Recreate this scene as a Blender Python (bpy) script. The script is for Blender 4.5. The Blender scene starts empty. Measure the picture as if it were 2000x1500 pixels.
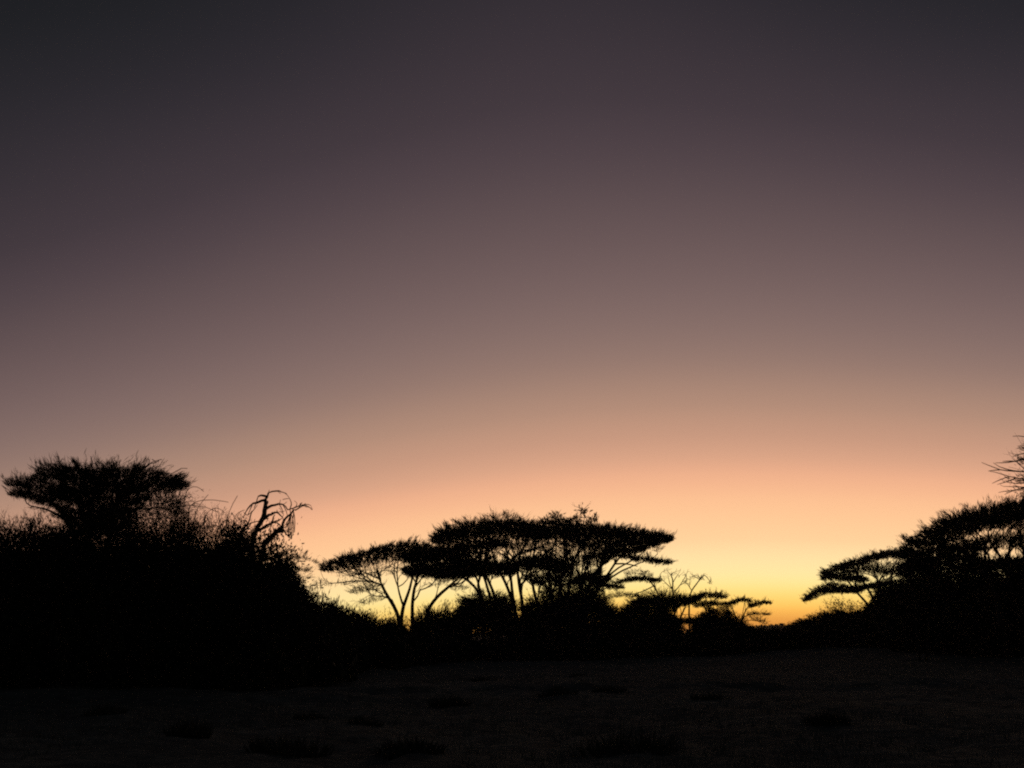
import bpy, math
import numpy as np

# ------------------------------------------------------------------ camera, sky, exposure
S = bpy.context.scene
FPX = 35.0 / 36.0 * 2000.0            # focal length in photo pixels
HORIZON, EYE = 1240.0, 1.6
PITCH = math.atan((HORIZON - 750.0) / FPX)
CP, SP = math.cos(PITCH), math.sin(PITCH)

cd = bpy.data.cameras.new('camera')
cd.lens, cd.sensor_width = 35.0, 36.0
cd.clip_start, cd.clip_end = 0.1, 12000.0
cam = bpy.data.objects.new('camera', cd)
cam.location = (0, 0, EYE)
cam.rotation_euler = (math.pi / 2 + PITCH, 0, 0)
S.collection.objects.link(cam)
S.camera = cam

S.render.resolution_x, S.render.resolution_y = 1024, 768
S.render.engine = 'CYCLES'
S.cycles.use_denoising = False
S.cycles.pixel_filter_type = 'BLACKMAN_HARRIS'
S.cycles.filter_width = 2.1
S.cycles.sample_clamp_indirect = 0.3
S.cycles.max_bounces = 4
S.cycles.diffuse_bounces = 2
S.view_settings.view_transform = 'Standard'
S.view_settings.look = 'None'
S.view_settings.exposure = 0.0
S.view_settings.gamma = 1.0
S.view_settings.use_curve_mapping = False


def lin(c):
    return tuple(((v / 255.0) / 12.92 if v <= 10 else (((v / 255.0) + 0.055) / 1.055) ** 2.4) for v in c)


GLOW_AZ = math.radians(12.0)          # the sun has set behind the trees, right of centre
SKY = [  # (degrees above the horizon under the glow, sRGB seen there)
    (-4.0, (180, 104, 44)), (0.0, (222, 142, 64)), (0.8, (248, 168, 76)), (1.3, (263, 194, 90)), (1.65, (266, 210, 104)), (2.2, (266, 225, 126)),
    (2.7, (264, 234, 150)), (3.3, (263, 236, 167)), (4.3, (262, 225, 166)), (5.2, (260, 211, 156)), (7.4, (254, 192, 145)),
    (8.8, (239, 175, 138)), (9.8, (217, 163, 132)), (11.0, (200, 151, 125)), (12.7, (180, 141, 119)),
    (15.4, (145, 117, 107)), (18.5, (124, 101, 97)), (21.5, (107, 87, 86)), (24.3, (93, 76, 77)), (27.0, (78, 64, 68)), (30.0, (65, 54, 59)),
    (35.5, (48, 42, 47)), (41.0, (37, 34, 38)), (48.0, (27, 27, 29)), (60.0, (21, 21, 23)), (80.0, (18, 18, 21))]

world = bpy.data.worlds.new('World')
S.world = world
world.use_nodes = True
nt = world.node_tree
nt.nodes.clear()
N = nt.nodes.new
out = N('ShaderNodeOutputWorld')
tc = N('ShaderNodeTexCoord')
sep = N('ShaderNodeSeparateXYZ')
nt.links.new(tc.outputs['Generated'], sep.inputs[0])


def math_node(op, a, b=None):
    n = N('ShaderNodeMath')
    n.operation = op
    for i, v in enumerate((a, b)):
        if v is None:
            continue
        if isinstance(v, (int, float)):
            n.inputs[i].default_value = v
        else:
            nt.links.new(v, n.inputs[i])
    return n.outputs[0]


elev = math_node('MULTIPLY', math_node('ARCSINE', sep.outputs['Z']), 180.0 / math.pi)
# the glow sits right of centre at the horizon and narrows with height, putting lens corner darkening into the sky colour
azim = math_node('ARCTAN2', sep.outputs['X'], sep.outputs['Y'])
elc = math_node('MINIMUM', math_node('MAXIMUM', elev, 0.0), 40.0)
az0 = math_node('SUBTRACT', GLOW_AZ, math_node('MULTIPLY', elc, math.radians(0.25)))
cosaz = math_node('COSINE', math_node('SUBTRACT', azim, az0))
shift = math_node('MULTIPLY', math_node('SUBTRACT', 1.0, cosaz), math_node('ADD', math_node('ADD', math_node('MULTIPLY', elc, 2.0), 18.0), math_node('MULTIPLY', math_node('POWER', math_node('MAXIMUM', math_node('SUBTRACT', elc, 24.0), 0.0), 2.0), 0.55)))
u = math_node('ADD', elev, shift)
t = math_node('DIVIDE', math_node('ADD', u, 4.0), 84.0)
ramp = N('ShaderNodeValToRGB')
ramp.color_ramp.interpolation = 'B_SPLINE'
el = ramp.color_ramp.elements
while len(el) > 1:
    el.remove(el[-1])
for i, (e, c) in enumerate(SKY):
    p = (e + 4.0) / 84.0
    if i == 0:
        el[0].position = p
        k = el[0]
    else:
        k = el.new(p)
    k.color = tuple(0.7 * v for v in lin(c)) + (1.0,)
nt.links.new(t, ramp.inputs[0])
bg_glow = N('ShaderNodeBackground')
bg_glow.inputs[1].default_value = 1.0 / 0.7
nt.links.new(ramp.outputs[0], bg_glow.inputs[0])
sky = N('ShaderNodeTexSky')
sky.sky_type = 'NISHITA'
sky.sun_disc = False
sky.sun_elevation = math.radians(-3.0)
sky.sun_rotation = GLOW_AZ
bg_sky = N('ShaderNodeBackground')
bg_sky.inputs[1].default_value = 0.05
nt.links.new(sky.outputs[0], bg_sky.inputs[0])
add = N('ShaderNodeAddShader')
nt.links.new(bg_glow.outputs[0], add.inputs[0])
nt.links.new(bg_sky.outputs[0], add.inputs[1])
nt.links.new(add.outputs[0], out.inputs[0])

# ------------------------------------------------------------------ helpers
rng = np.random.default_rng(11)
COL = S.collection


def P(x, y, D):
    """the world point at depth D seen at photo pixel x, y"""
    uu, vv = (x - 1000.0) / FPX, (750.0 - y) / FPX
    fy = CP - vv * SP
    k = D / fy
    return np.array([uu * k, D, EYE + (vv * CP + SP) * k])


def sm(a, b, v):
    q = np.clip((v - a) / (b - a), 0, 1)
    return q * q * (3 - 2 * q)


def gz(x, y):
    x, y = np.asarray(x, float), np.asarray(y, float)
    z = 0.95 * sm(4, 38, x) * sm(45, 92, y)
    z = z + 0.05 * np.sin(x * 0.41 + y * 0.23) + 0.04 * np.sin(x * 0.9 - y * 0.55 + 1.3) + 0.03 * np.sin(1.9 * x + 1.1 * y)
    # two low eroded banks that cross the field, the steep side towards the viewer
    y1 = 29.5 + 0.30 * x + 0.5 * np.sin(x * 0.35)
    z = z + 0.20 * sm(0, 0.8, y - y1) * (1 - sm(1.2, 9, y - y1)) * sm(-9, -3, x) * (0.75 + 0.25 * np.sin(x * 1.1))
    y2 = 26.0 + 0.08 * x + 0.4 * np.sin(x * 0.5 + 2)
    z = z + 0.16 * sm(0, 0.7, y - y2) * (1 - sm(1.0, 7, y - y2)) * (1 - sm(-4, 3, x)) * (0.7 + 0.3 * np.sin(x * 0.8))
    return z * (1 - sm(200, 500, np.hypot(x, y)))


def new_mesh(name, verts, quads=None, tris=None, smooth=False):
    verts = np.asarray(verts, np.float32).reshape(-1, 3)
    quads = np.zeros((0, 4), np.int32) if quads is None else np.asarray(quads, np.int32).reshape(-1, 4)
    tris = np.zeros((0, 3), np.int32) if tris is None else np.asarray(tris, np.int32).reshape(-1, 3)
    me = bpy.data.meshes.new(name)
    me.vertices.add(len(verts))
    me.vertices.foreach_set('co', verts.ravel())
    nl = quads.size + tris.size
    me.loops.add(nl)
    me.loops.foreach_set('vertex_index', np.concatenate([quads.ravel(), tris.ravel()]))
    nf = len(quads) + len(tris)
    me.polygons.add(nf)
    starts = np.concatenate([np.arange(len(quads)) * 4, quads.size + np.arange(len(tris)) * 3])
    me.polygons.foreach_set('loop_start', starts.astype(np.int32))
    if smooth:
        me.polygons.foreach_set('use_smooth', np.ones(nf, bool))
    me.update(calc_edges=True)
    return me


def link(name, me, mat, parent=None, loc=None):
    o = bpy.data.objects.new(name, me)
    if me is not None and mat is not None:
        me.materials.append(mat)
    COL.objects.link(o)
    if parent is not None:
        o.parent = parent
    if loc is not None:
        o.location = [float(v) for v in loc]
    return o


def tag(o, label=None, cat=None, group=None, kind=None):
    for k, v in (('label', label), ('category', cat), ('group', group), ('kind', kind)):
        if v:
            o[k] = v
    return o


def material(name, c1, c2, scale, rough=0.9, bump=0.0, detail=6.0):
    m = bpy.data.materials.new(name)
    m.use_nodes = True
    t_ = m.node_tree
    b = t_.nodes['Principled BSDF']
    b.inputs['Roughness'].default_value = rough
    b.inputs['Specular IOR Level'].default_value = 0.15
    co = t_.nodes.new('ShaderNodeTexCoord')
    no = t_.nodes.new('ShaderNodeTexNoise')
    no.inputs['Scale'].default_value = scale
    no.inputs['Detail'].default_value = detail
    t_.links.new(co.outputs['Object'], no.inputs['Vector'])
    r = t_.nodes.new('ShaderNodeValToRGB')
    r.color_ramp.elements[0].position, r.color_ramp.elements[1].position = 0.35, 0.65
    r.color_ramp.elements[0].color = c1 + (1,)
    r.color_ramp.elements[1].color = c2 + (1,)
    t_.links.new(no.outputs['Fac'], r.inputs[0])
    t_.links.new(r.outputs[0], b.inputs['Base Color'])
    if bump:
        bp = t_.nodes.new('ShaderNodeBump')
        bp.inputs['Strength'].default_value = bump
        t_.links.new(no.outputs['Fac'], bp.inputs['Height'])
        t_.links.new(bp.outputs[0], b.inputs['Normal'])
    return m


M_BARK = material('bark', (0.06, 0.045, 0.035), (0.12, 0.095, 0.07), 9, 0.95, 0.5)
M_DEAD = material('dead_wood', (0.12, 0.10, 0.085), (0.2, 0.175, 0.15), 8, 0.9, 0.4)
M_LEAF = material('acacia_leaf', (0.035, 0.045, 0.02), (0.06, 0.07, 0.032), 1.3, 0.8)
M_BUSH = material('bush_leaf', (0.03, 0.04, 0.02), (0.055, 0.065, 0.03), 1.6, 0.75)
M_DRY = material('dry_grass', (0.13, 0.155, 0.14), (0.17, 0.20, 0.18), 0.8, 0.95)
M_TUSS = material('tussock_blade', (0.06, 0.068, 0.05), (0.1, 0.115, 0.085), 1.5, 0.95)
M_HILL = material('hill_scrub', (0.04, 0.042, 0.024), (0.075, 0.07, 0.042), 0.05, 0.95)

mg = bpy.data.materials.new('dusty_ground')
mg.use_nodes = True
t_ = mg.node_tree
b_ = t_.nodes['Principled BSDF']
b_.inputs['Roughness'].default_value = 1.0
b_.inputs['Specular IOR Level'].default_value = 0.05
co_ = t_.nodes.new('ShaderNodeTexCoord')
n1 = t_.nodes.new('ShaderNodeTexNoise'); n1.inputs['Scale'].default_value = 0.22; n1.inputs['Detail'].default_value = 5
n2 = t_.nodes.new('ShaderNodeTexNoise'); n2.inputs['Scale'].default_value = 2.6; n2.inputs['Detail'].default_value = 8
t_.links.new(co_.outputs['Object'], n1.inputs['Vector'])
t_.links.new(co_.outputs['Object'], n2.inputs['Vector'])
r1 = t_.nodes.new('ShaderNodeValToRGB')
r1.color_ramp.elements[0].position, r1.color_ramp.elements[1].position = 0.36, 0.62
r1.color_ramp.elements[0].color = (0.105, 0.127, 0.118, 1)
r1.color_ramp.elements[1].color = (0.145, 0.175, 0.163, 1)
r2 = t_.nodes.new('ShaderNodeValToRGB')
r2.color_ramp.elements[0].position, r2.color_ramp.elements[1].position = 0.3, 0.7
r2.color_ramp.elements[0].color = (0.5, 0.5, 0.5, 1)
r2.color_ramp.elements[1].color = (1.25, 1.22, 1.15, 1)
mx = t_.nodes.new('ShaderNodeMix'); mx.data_type = 'RGBA'; mx.blend_type = 'MULTIPLY'; mx.inputs[0].default_value = 1
t_.links.new(n1.outputs['Fac'], r1.inputs[0])
t_.links.new(n2.outputs['Fac'], r2.inputs[0])
t_.links.new(r1.outputs[0], mx.inputs[6])
t_.links.new(r2.outputs[0], mx.inputs[7])
t_.links.new(mx.outputs[2], b_.inputs['Base Color'])
bp_ = t_.nodes.new('ShaderNodeBump'); bp_.inputs['Strength'].default_value = 0.7; bp_.inputs['Distance'].default_value = 0.15
t_.links.new(n2.outputs['Fac'], bp_.inputs['Height'])
t_.links.new(bp_.outputs[0], b_.inputs['Normal'])


def unit(v):
    return v / np.maximum(np.linalg.norm(v, axis=-1, keepdims=True), 1e-9)


def rdir(n):
    return unit(rng.normal(size=(n, 3)))


class Bits:
    """collects leaves, twigs and tubes of one part"""
    def __init__(self):
        self.v, self.q, self.t, self.n = [], [], [], 0

    def put(self, v, q=None, t=None):
        v = np.asarray(v, float).reshape(-1, 3)
        if q is not None:
            self.q.append(np.asarray(q) + self.n)
        if t is not None:
            self.t.append(np.asarray(t) + self.n)
        self.v.append(v)
        self.n += len(v)

    def leaves(self, c, la, lb, up=0.0, axis=None):
        n = len(c)
        if n == 0:
            return
        a = unit(rdir(n) + np.array([0, 0, up])) if axis is None else unit(axis)
        b = unit(np.cross(a, rdir(n)))
        s = rng.uniform(0.6, 1.4, (n, 1))
        a, b = a * la * s, b * lb * s
        v = np.stack([c - a, c + b, c + a * 1.05, c - b], 1)
        i = np.arange(n)[:, None] * 4
        self.put(v, q=i + np.arange(4))

    def twigs(self, p, d, L, w, bend=0.5, up=0.0):
        n = len(p)
        if n == 0:
            return np.zeros((0, 3)), np.zeros((0, 3))
        L = np.asarray(L).reshape(-1, 1)
        d2 = unit(d + rdir(n) * bend + np.array([0, 0, up]))
        p1 = p + d * L * 0.5
        p2 = p1 + d2 * L * 0.5
        sd = unit(np.cross(d, rdir(n))) * w
        v = np.stack([p - sd, p + sd, p1 + sd * 0.7, p1 - sd * 0.7, p2], 1)
        i = np.arange(n)[:, None] * 5
        self.put(v, q=i + np.array([0, 1, 2, 3]), t=i + np.array([3, 2, 4]))
        return p1, p2

    def mesh(self, name, origin, smooth=False):
        if not self.n:
            return None
        v = np.concatenate(self.v) - np.asarray(origin)
        return new_mesh(name, v, np.concatenate(self.q) if self.q else None, np.concatenate(self.t) if self.t else None, smooth)


class Skel:
    """a woody skeleton: traced stems, then limbs grown out to points in the crown"""
    def __init__(self):
        self.pos = np.zeros((60000, 3)); self.dir = np.zeros((60000, 3))
        self.par = np.full(60000, -1); self.len = np.zeros(60000)
        self.stem = np.full(60000, -1); self.br = np.full(60000, -1)
        self.ok = np.zeros(60000, bool); self.frac = np.full(60000, -1.0); self.thick = np.zeros(60000); self.n = 0; self.nb = 0; self.tips = []

    def node(self, p, par, stem, br, ok):
        i = self.n
        self.pos[i], self.par[i], self.stem[i], self.br[i], self.ok[i] = p, par, stem, br, ok
        if par >= 0:
            d = p - self.pos[par]
            L = np.linalg.norm(d)
            self.dir[i] = d / max(L, 1e-9)
            self.len[i] = self.len[par] + L
        else:
            self.dir[i] = (0, 0, 1)
        self.n += 1
        return i

    def add_stem(self, pts, sid, seg, wob=0.02, from_node=None, free=0.35, thick=1.0):
        pts = np.asarray(pts, float)
        # smooth the traced points
        d = np.r_[0, np.cumsum(np.linalg.norm(np.diff(pts, axis=0), axis=1))]
        m = max(3, int(d[-1] / seg))
        tt = np.linspace(0, d[-1], m + 1)
        q = np.stack([np.interp(tt, d, pts[:, k]) for k in range(3)], 1)
        for _ in range(2):
            q[1:-1] = 0.25 * q[:-2] + 0.5 * q[1:-1] + 0.25 * q[2:]
        q[1:-1] += rng.normal(size=q[1:-1].shape) * wob * seg
        par = -1 if from_node is None else from_node
        for k, p in enumerate(q):
            if k == 0 and par >= 0:
                continue
            par = self.node(p, par, sid, -1, k / m >= free)
            self.frac[par], self.thick[par] = k / m, thick
        self.tips.append(par)
        return par

    def nearest(self, p, stem=None):
        d = np.linalg.norm(self.pos[:self.n] - p, axis=1)
        return int(np.argmin(d))

    def grow(self, att, seg, jit=0.05, plen=0.25, down=1.2):
        att = np.asarray(att)[rng.permutation(len(att))]
        for a in att:
            n = self.n
            d = a - self.pos[:n]
            L = np.linalg.norm(d, axis=1) + 1e-6
            cosv = (d * self.dir[:n]).sum(1) / L
            cost = L * (1 + 0.55 * (1 - cosv)) + plen * self.len[:n] + down * np.maximum(0, -d[:, 2])
            cost[~self.ok[:n]] = 1e9
            i = int(np.argmin(cost))
            l = L[i]
            p0 = self.pos[i]
            c1 = p0 + self.dir[i] * l * 0.4 + np.array([0, 0, 0.06 * l])
            m = max(2, int(l / seg))
            tt = np.linspace(0, 1, m + 1)[1:, None]
            q = (1 - tt) ** 2 * p0 + 2 * tt * (1 - tt) * c1 + tt ** 2 * a
            q[:-1] += rng.normal(size=q[:-1].shape) * jit * l / m ** 0.5
            br = self.br[i]
            if br < 0:
                br = self.nb
                self.nb += 1
            par = i
            st = self.stem[i]
            for p in q:
                par = self.node(p, par, st, br, True)
            self.tips.append(par)

    def radii(self, R, r0):
        n = self.n
        cnt = np.zeros(n)
        for i in set(self.tips):
            cnt[i] += 1
        for i in range(n - 1, 0, -1):
            if self.par[i] >= 0:
                cnt[self.par[i]] += max(cnt[i], 1e-3)
        cnt = np.maximum(cnt, 1)
        N_ = cnt[self.par[:n] < 0].max()
        p = math.log(R / r0) / math.log(max(N_, 2))
        self.cnt = cnt
        self.r = r0 * cnt ** p
        # traced stems keep an even taper from root to tip
        k = np.where(self.frac[:n] >= 0)[0]
        want = R * self.thick[k] * (1 - self.frac[k]) ** 0.8 + r0 * 1.2
        self.r[k] = np.clip(self.r[k], want, np.maximum(want, R * self.thick[k] * (1 - 0.55 * self.frac[k])))
        self.r = np.minimum(self.r, R * 1.3)
        for i in range(n):                       # a side limb is never thicker than what carries it
            if self.par[i] >= 0:
                self.r[i] = min(self.r[i], self.r[self.par[i]] * (1.0 if self.frac[i] >= 0 else 0.92) + 1e-4)
        for i in np.where(self.par[:n] < 0)[0]:
            self.r[i] *= 1.25

    def tubes(self, bits, sel, k):
        n = self.n
        sel = np.asarray(sel)
        ch = np.where(sel & (self.par[:n] >= 0))[0]
        if len(ch) == 0:
            return
        main = np.full(n, -1)
        order = np.argsort(self.r[:n])
        for i in order:                          # the thickest child goes on with its parent's ring
            if self.par[i] >= 0:
                main[self.par[i]] = i
        par = self.par[ch]
        cont = (main[par] == ch) & (sel[par] | (self.par[par] < 0))
        node_ids = np.unique(np.concatenate([ch, par[cont]]))
        idx = np.full(n, -1); idx[node_ids] = np.arange(len(node_ids))
        side = ch[~cont]
        pos = np.concatenate([self.pos[node_ids], self.pos[self.par[side]]])
        dr = np.concatenate([self.dir[node_ids], self.dir[side]])
        rr = np.concatenate([self.r[node_ids], self.r[side]])
        start = np.where(cont, idx[par], 0)
        start[~cont] = len(node_ids) + np.arange(len(side))
        end = idx[ch]
        ref = np.where(np.abs(dr[:, 1:2]) > 0.92, np.array([[1.0, 0, 0]]), np.array([[0, 1.0, 0]]))
        a = unit(np.cross(dr, ref)); b = np.cross(dr, a)
        ang = np.arange(k) / k * 2 * math.pi
        ring = pos[:, None] + (a[:, None] * np.cos(ang)[None, :, None] + b[:, None] * np.sin(ang)[None, :, None]) * rr[:, None, None]
        s0, e0 = start[:, None] * k, end[:, None] * k
        j = np.arange(k); j1 = (j + 1) % k
        q = np.stack([s0 + j, s0 + j1, e0 + j1, e0 + j], 2).reshape(-1, 4)
        bits.put(ring.reshape(-1, 3), q=q)


class Tier:
    """one flat storey of a crown: a curved pad with real depth"""
    def __init__(self, pts, D, W=None, od=3.0, tw=1.0, dd=0.0, tip=1.0):
        self.D = D + dd
        w = np.array([np.r_[P(x, y, self.D), th * self.D / FPX] for x, y, th in pts])
        o = np.argsort(w[:, 0])
        self.X, self.Z, self.H = w[o, 0], w[o, 2], w[o, 3]
        self.half = 0.5 * (self.X[-1] - self.X[0])
        self.W = W if W is not None else 0.62 * self.half
        self.od, self.tw, self.tip = od, tw, tip
        self.ph = rng.uniform(0, 6.28, 6)
        self.kk = rng.uniform(0.7, 1.3, 6) * np.array([1.1, 2.3, 4.1, 0.9, 2.0, 3.6]) * 40.0 / self.D
        self.area = float(np.trapezoid(2 * self.H, self.X)) if hasattr(np, 'trapezoid') else float(np.trapz(2 * self.H, self.X))

    def sample(self, n, lo=-1.0, hi=1.0):
        s = np.zeros(0); w = np.zeros(0)
        while len(s) < n:
            a, b = rng.uniform(-1, 1, 2 * n), rng.uniform(-1, 1, 2 * n)
            k = np.abs(a) ** 3.5 + np.abs(b) ** 2 <= 1
            s, w = np.r_[s, a[k]], np.r_[w, b[k]]
        s, w = s[:n], w[:n]
        x = self.X[0] + (s + 1) * self.half
        h = rng.uniform(lo, hi, n)
        y_ = w * self.W
        un = sum(np.sin(x * self.kk[i] + y_ * self.kk[i + 3] + self.ph[i]) / (1 + 0.5 * i) for i in range(3)) / 2.2
        H = np.interp(x, self.X, self.H) * (1 + 0.3 * un)
        z = np.interp(x, self.X, self.Z) + h * H * (1 - 0.4 * w * w) - 0.5 * H * w * w
        return np.stack([x, self.D + w * self.W, z], 1)

    def dress(self, bits, la, lb, cl, twl, tww, core=True):
        """sprays of narrow leaves that point up and out, thorny twigs along the rim"""
        core = core and self.od > 2.5
        nl = int(self.od * (0.6 if core else 1.0) * self.area / (la * lb))
        nc = max(8, int(self.area / (cl * cl * 0.07)))
        mid = np.array([self.X.mean(), self.D, self.Z.mean() - 1.1 * self.half])

        def out(p, mess):
            r = unit((p - mid) * np.array([1.0, 1.0, 0.6]))
            return unit(r + rdir(len(p)) * mess)
        c = self.sample(nc, -0.9, 0.8)
        w = rng.gamma(1.6, 1.0, nc)
        k1 = int(nl * 0.5)
        pick = rng.choice(nc, k1, p=w / w.sum())
        a = out(c, 0.5)[pick]
        off = a * rng.uniform(-0.5, 1.0, (k1, 1)) ** 1 * cl * 0.7 + rng.normal(size=(k1, 3)) * np.array([cl * 0.13, cl * 0.13, cl * 0.07])
        bits.leaves(c[pick] + off, la * 1.4, lb * 0.75, axis=a + rdir(k1) * 0.3)
        p = self.sample(nl - k1, -0.95, 0.8)
        bits.leaves(p, la * 1.3, lb * 0.8, axis=out(p, 0.6))
        if core:
            p = self.sample(int(2.6 * 0.6 * self.area / (la * lb * 4.0)), -0.62, 0.55)
            bits.leaves(p, la * 1.5, lb * 2.7, axis=out(p, 0.9))
        nt_ = int(self.tw * self.area / (cl * cl) * 8)
        p = np.concatenate([self.sample(nt_ // 2, 0.2, 0.9), self.sample(nt_ - nt_ // 2, -0.9, 0.9)])
        tuft = np.sin(p[:, 0] * self.kk[1] * 1.7 + self.ph[3]) + np.sin(p[:, 0] * self.kk[2] * 1.3 + p[:, 1] * 1.1 + self.ph[4]) + rng.normal(size=nt_) * 0.5
        p = p[tuft > -0.25]
        nt_ = len(p)
        d = out(p, 0.62)
        L = rng.uniform(0.35, 1.0, nt_) ** 1.6 * 1.7 * twl
        p1, p2 = bits.twigs(p, d, L, tww, 0.45, 0.05)
        k = rng.random(nt_) < 0.8
        bits.twigs(p1[k], unit(d[k] + rdir(k.sum()) * 0.8), L[k] * 0.5, tww * 0.75, 0.5)
        kk = rng.random(nt_) < 0.6
        bits.leaves((p * 0.35 + p1 * 0.65)[kk], la * 0.8, lb * 0.8, axis=d[kk] + rdir(kk.sum()) * 0.5)


def tri_count(o):
    return sum(len(c.data.polygons) for c in o.children if c.data)


def make_tree(name, label, cat, D, stems, tiers, R, r0=0.02, seg=0.45, group=None, tips=2.2, leaf=(0.15, 0.02), cl=0.7,
              twl=0.6, tww=0.018, leafmat=None, bark=None, extra=None, jit=0.06, plen=0.55, min_branch=7, free=0.35, side=None, side_r=0.6, strands=None, core=True, wob=0.02):
    sk = Skel()
    bx = P(stems[0][0][0], 1200, D)[0]
    by = D + (stems[0][0][2] if len(stems[0][0]) > 2 else 0)
    base = np.array([bx, by, float(gz(bx, by)) - 0.03])
    root = link(name, None, None, loc=base)
    root.empty_display_size = 0.5
    tag(root, label, cat, group)
    for sid, st in enumerate(stems):
        pts = [P(q[0], q[1], D + (q[2] if len(q) > 2 else 0)) for q in st]
        g = pts[0].copy(); g[2] = float(gz(g[0], g[1])) - 0.05
        if g[2] < pts[0][2] - 0.1:
            pts = [g] + pts
        sk.add_stem(pts, sid, seg, wob, free=free)
    for st in (side or []):                       # traced limbs that leave a stem
        pts = [P(q[0], q[1], D + (q[2] if len(q) > 2 else 0)) for q in st]
        i = sk.nearest(pts[0])
        pts[0] = sk.pos[i]
        n0 = sk.n
        sk.add_stem(pts, int(sk.stem[i]), seg, wob, from_node=i, free=0.1, thick=side_r * max(0.35, 1 - 0.7 * max(sk.frac[i], 0)) * max(sk.thick[i], 0.3))
        b = sk.nb; sk.nb += 1
        sk.br[n0:sk.n] = b
    for st in (strands or []):
        pts = [P(q[0], q[1], D + (q[2] if len(q) > 2 else 0)) for q in st]
        i = sk.nearest(pts[0])
        n0 = sk.n
        pts[0] = sk.pos[i]
        sk.add_stem(pts, int(sk.stem[i]), seg, from_node=i, free=2.0, thick=0.03)
        if sk.br[i] < 0:
            sk.br[n0:sk.n] = sk.nb; sk.nb += 1
        else:
            sk.br[n0:sk.n] = sk.br[i]
    att = [tr.sample(max(4, int(tr.area * tips * tr.tip * (0.5 + 0.5 * tr.W / 3))), -0.9, 0.35) for tr in tiers if tr.od > 0]
    if extra is not None:
        att.append(extra)
    if att:
        sk.grow(np.concatenate(att), seg, jit, plen)
    sk.radii(R, r0)
    n = sk.n
    bcnt = np.zeros(sk.nb + 1)
    for b in range(sk.nb):
        k = sk.br[:n] == b
        bcnt[b] = sk.cnt[:n][k].max() if k.any() else 0
    big = np.zeros(n, bool)
    for b in range(sk.nb):
        if bcnt[b] >= min_branch:
            big |= sk.br[:n] == b
    for sid in range(len(stems)):
        bt = Bits()
        sk.tubes(bt, (sk.stem[:n] == sid) & ~big, 7)
        me = bt.mesh('trunk', base, True)
        if me:
            link('trunk', me, bark or M_BARK, root)
    for b in range(sk.nb):
        if bcnt[b] >= min_branch:
            bt = Bits()
            sk.tubes(bt, sk.br[:n] == b, 5)
            me = bt.mesh('branch', base, True)
            if me:
                link('branch', me, bark or M_BARK, root)
    for tr in tiers:
        bt = Bits()
        tr.dress(bt, leaf[0], leaf[1], cl, twl, tww, core)
        me = bt.mesh('crown', base)
        if me:
            link('crown', me, leafmat or M_LEAF, root)
    return root, sk


class Mound:
    """the volume of a bush under a traced outline"""
    def __init__(self, prof, D, W, dome=0.75):
        self.D, self.W, self.dome = D, W, dome
        w = np.array([P(x, y, D) for x, y in prof])
        o = np.argsort(w[:, 0])
        self.X, self.Z = w[o, 0], w[o, 2]
        self.x0, self.x1 = self.X[0], self.X[-1]

    def sample(self, n, lo=0.0, hi=1.0, p=1.0):
        x = rng.uniform(self.x0, self.x1, n)
        w = rng.uniform(-1, 1, n)
        y = self.D + w * self.W
        g = gz(x, y)
        top = np.interp(x, self.X, self.Z) - g
        top = np.maximum(top, 0.05) * np.sqrt(1 - self.dome * w * w)
        h = lo + (hi - lo) * rng.random(n) ** p
        return np.stack([x, y, g + top * h], 1)

    def area(self):
        return float(((self.Z[1:] + self.Z[:-1]) * 0.5 * np.diff(self.X)).sum())


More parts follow.
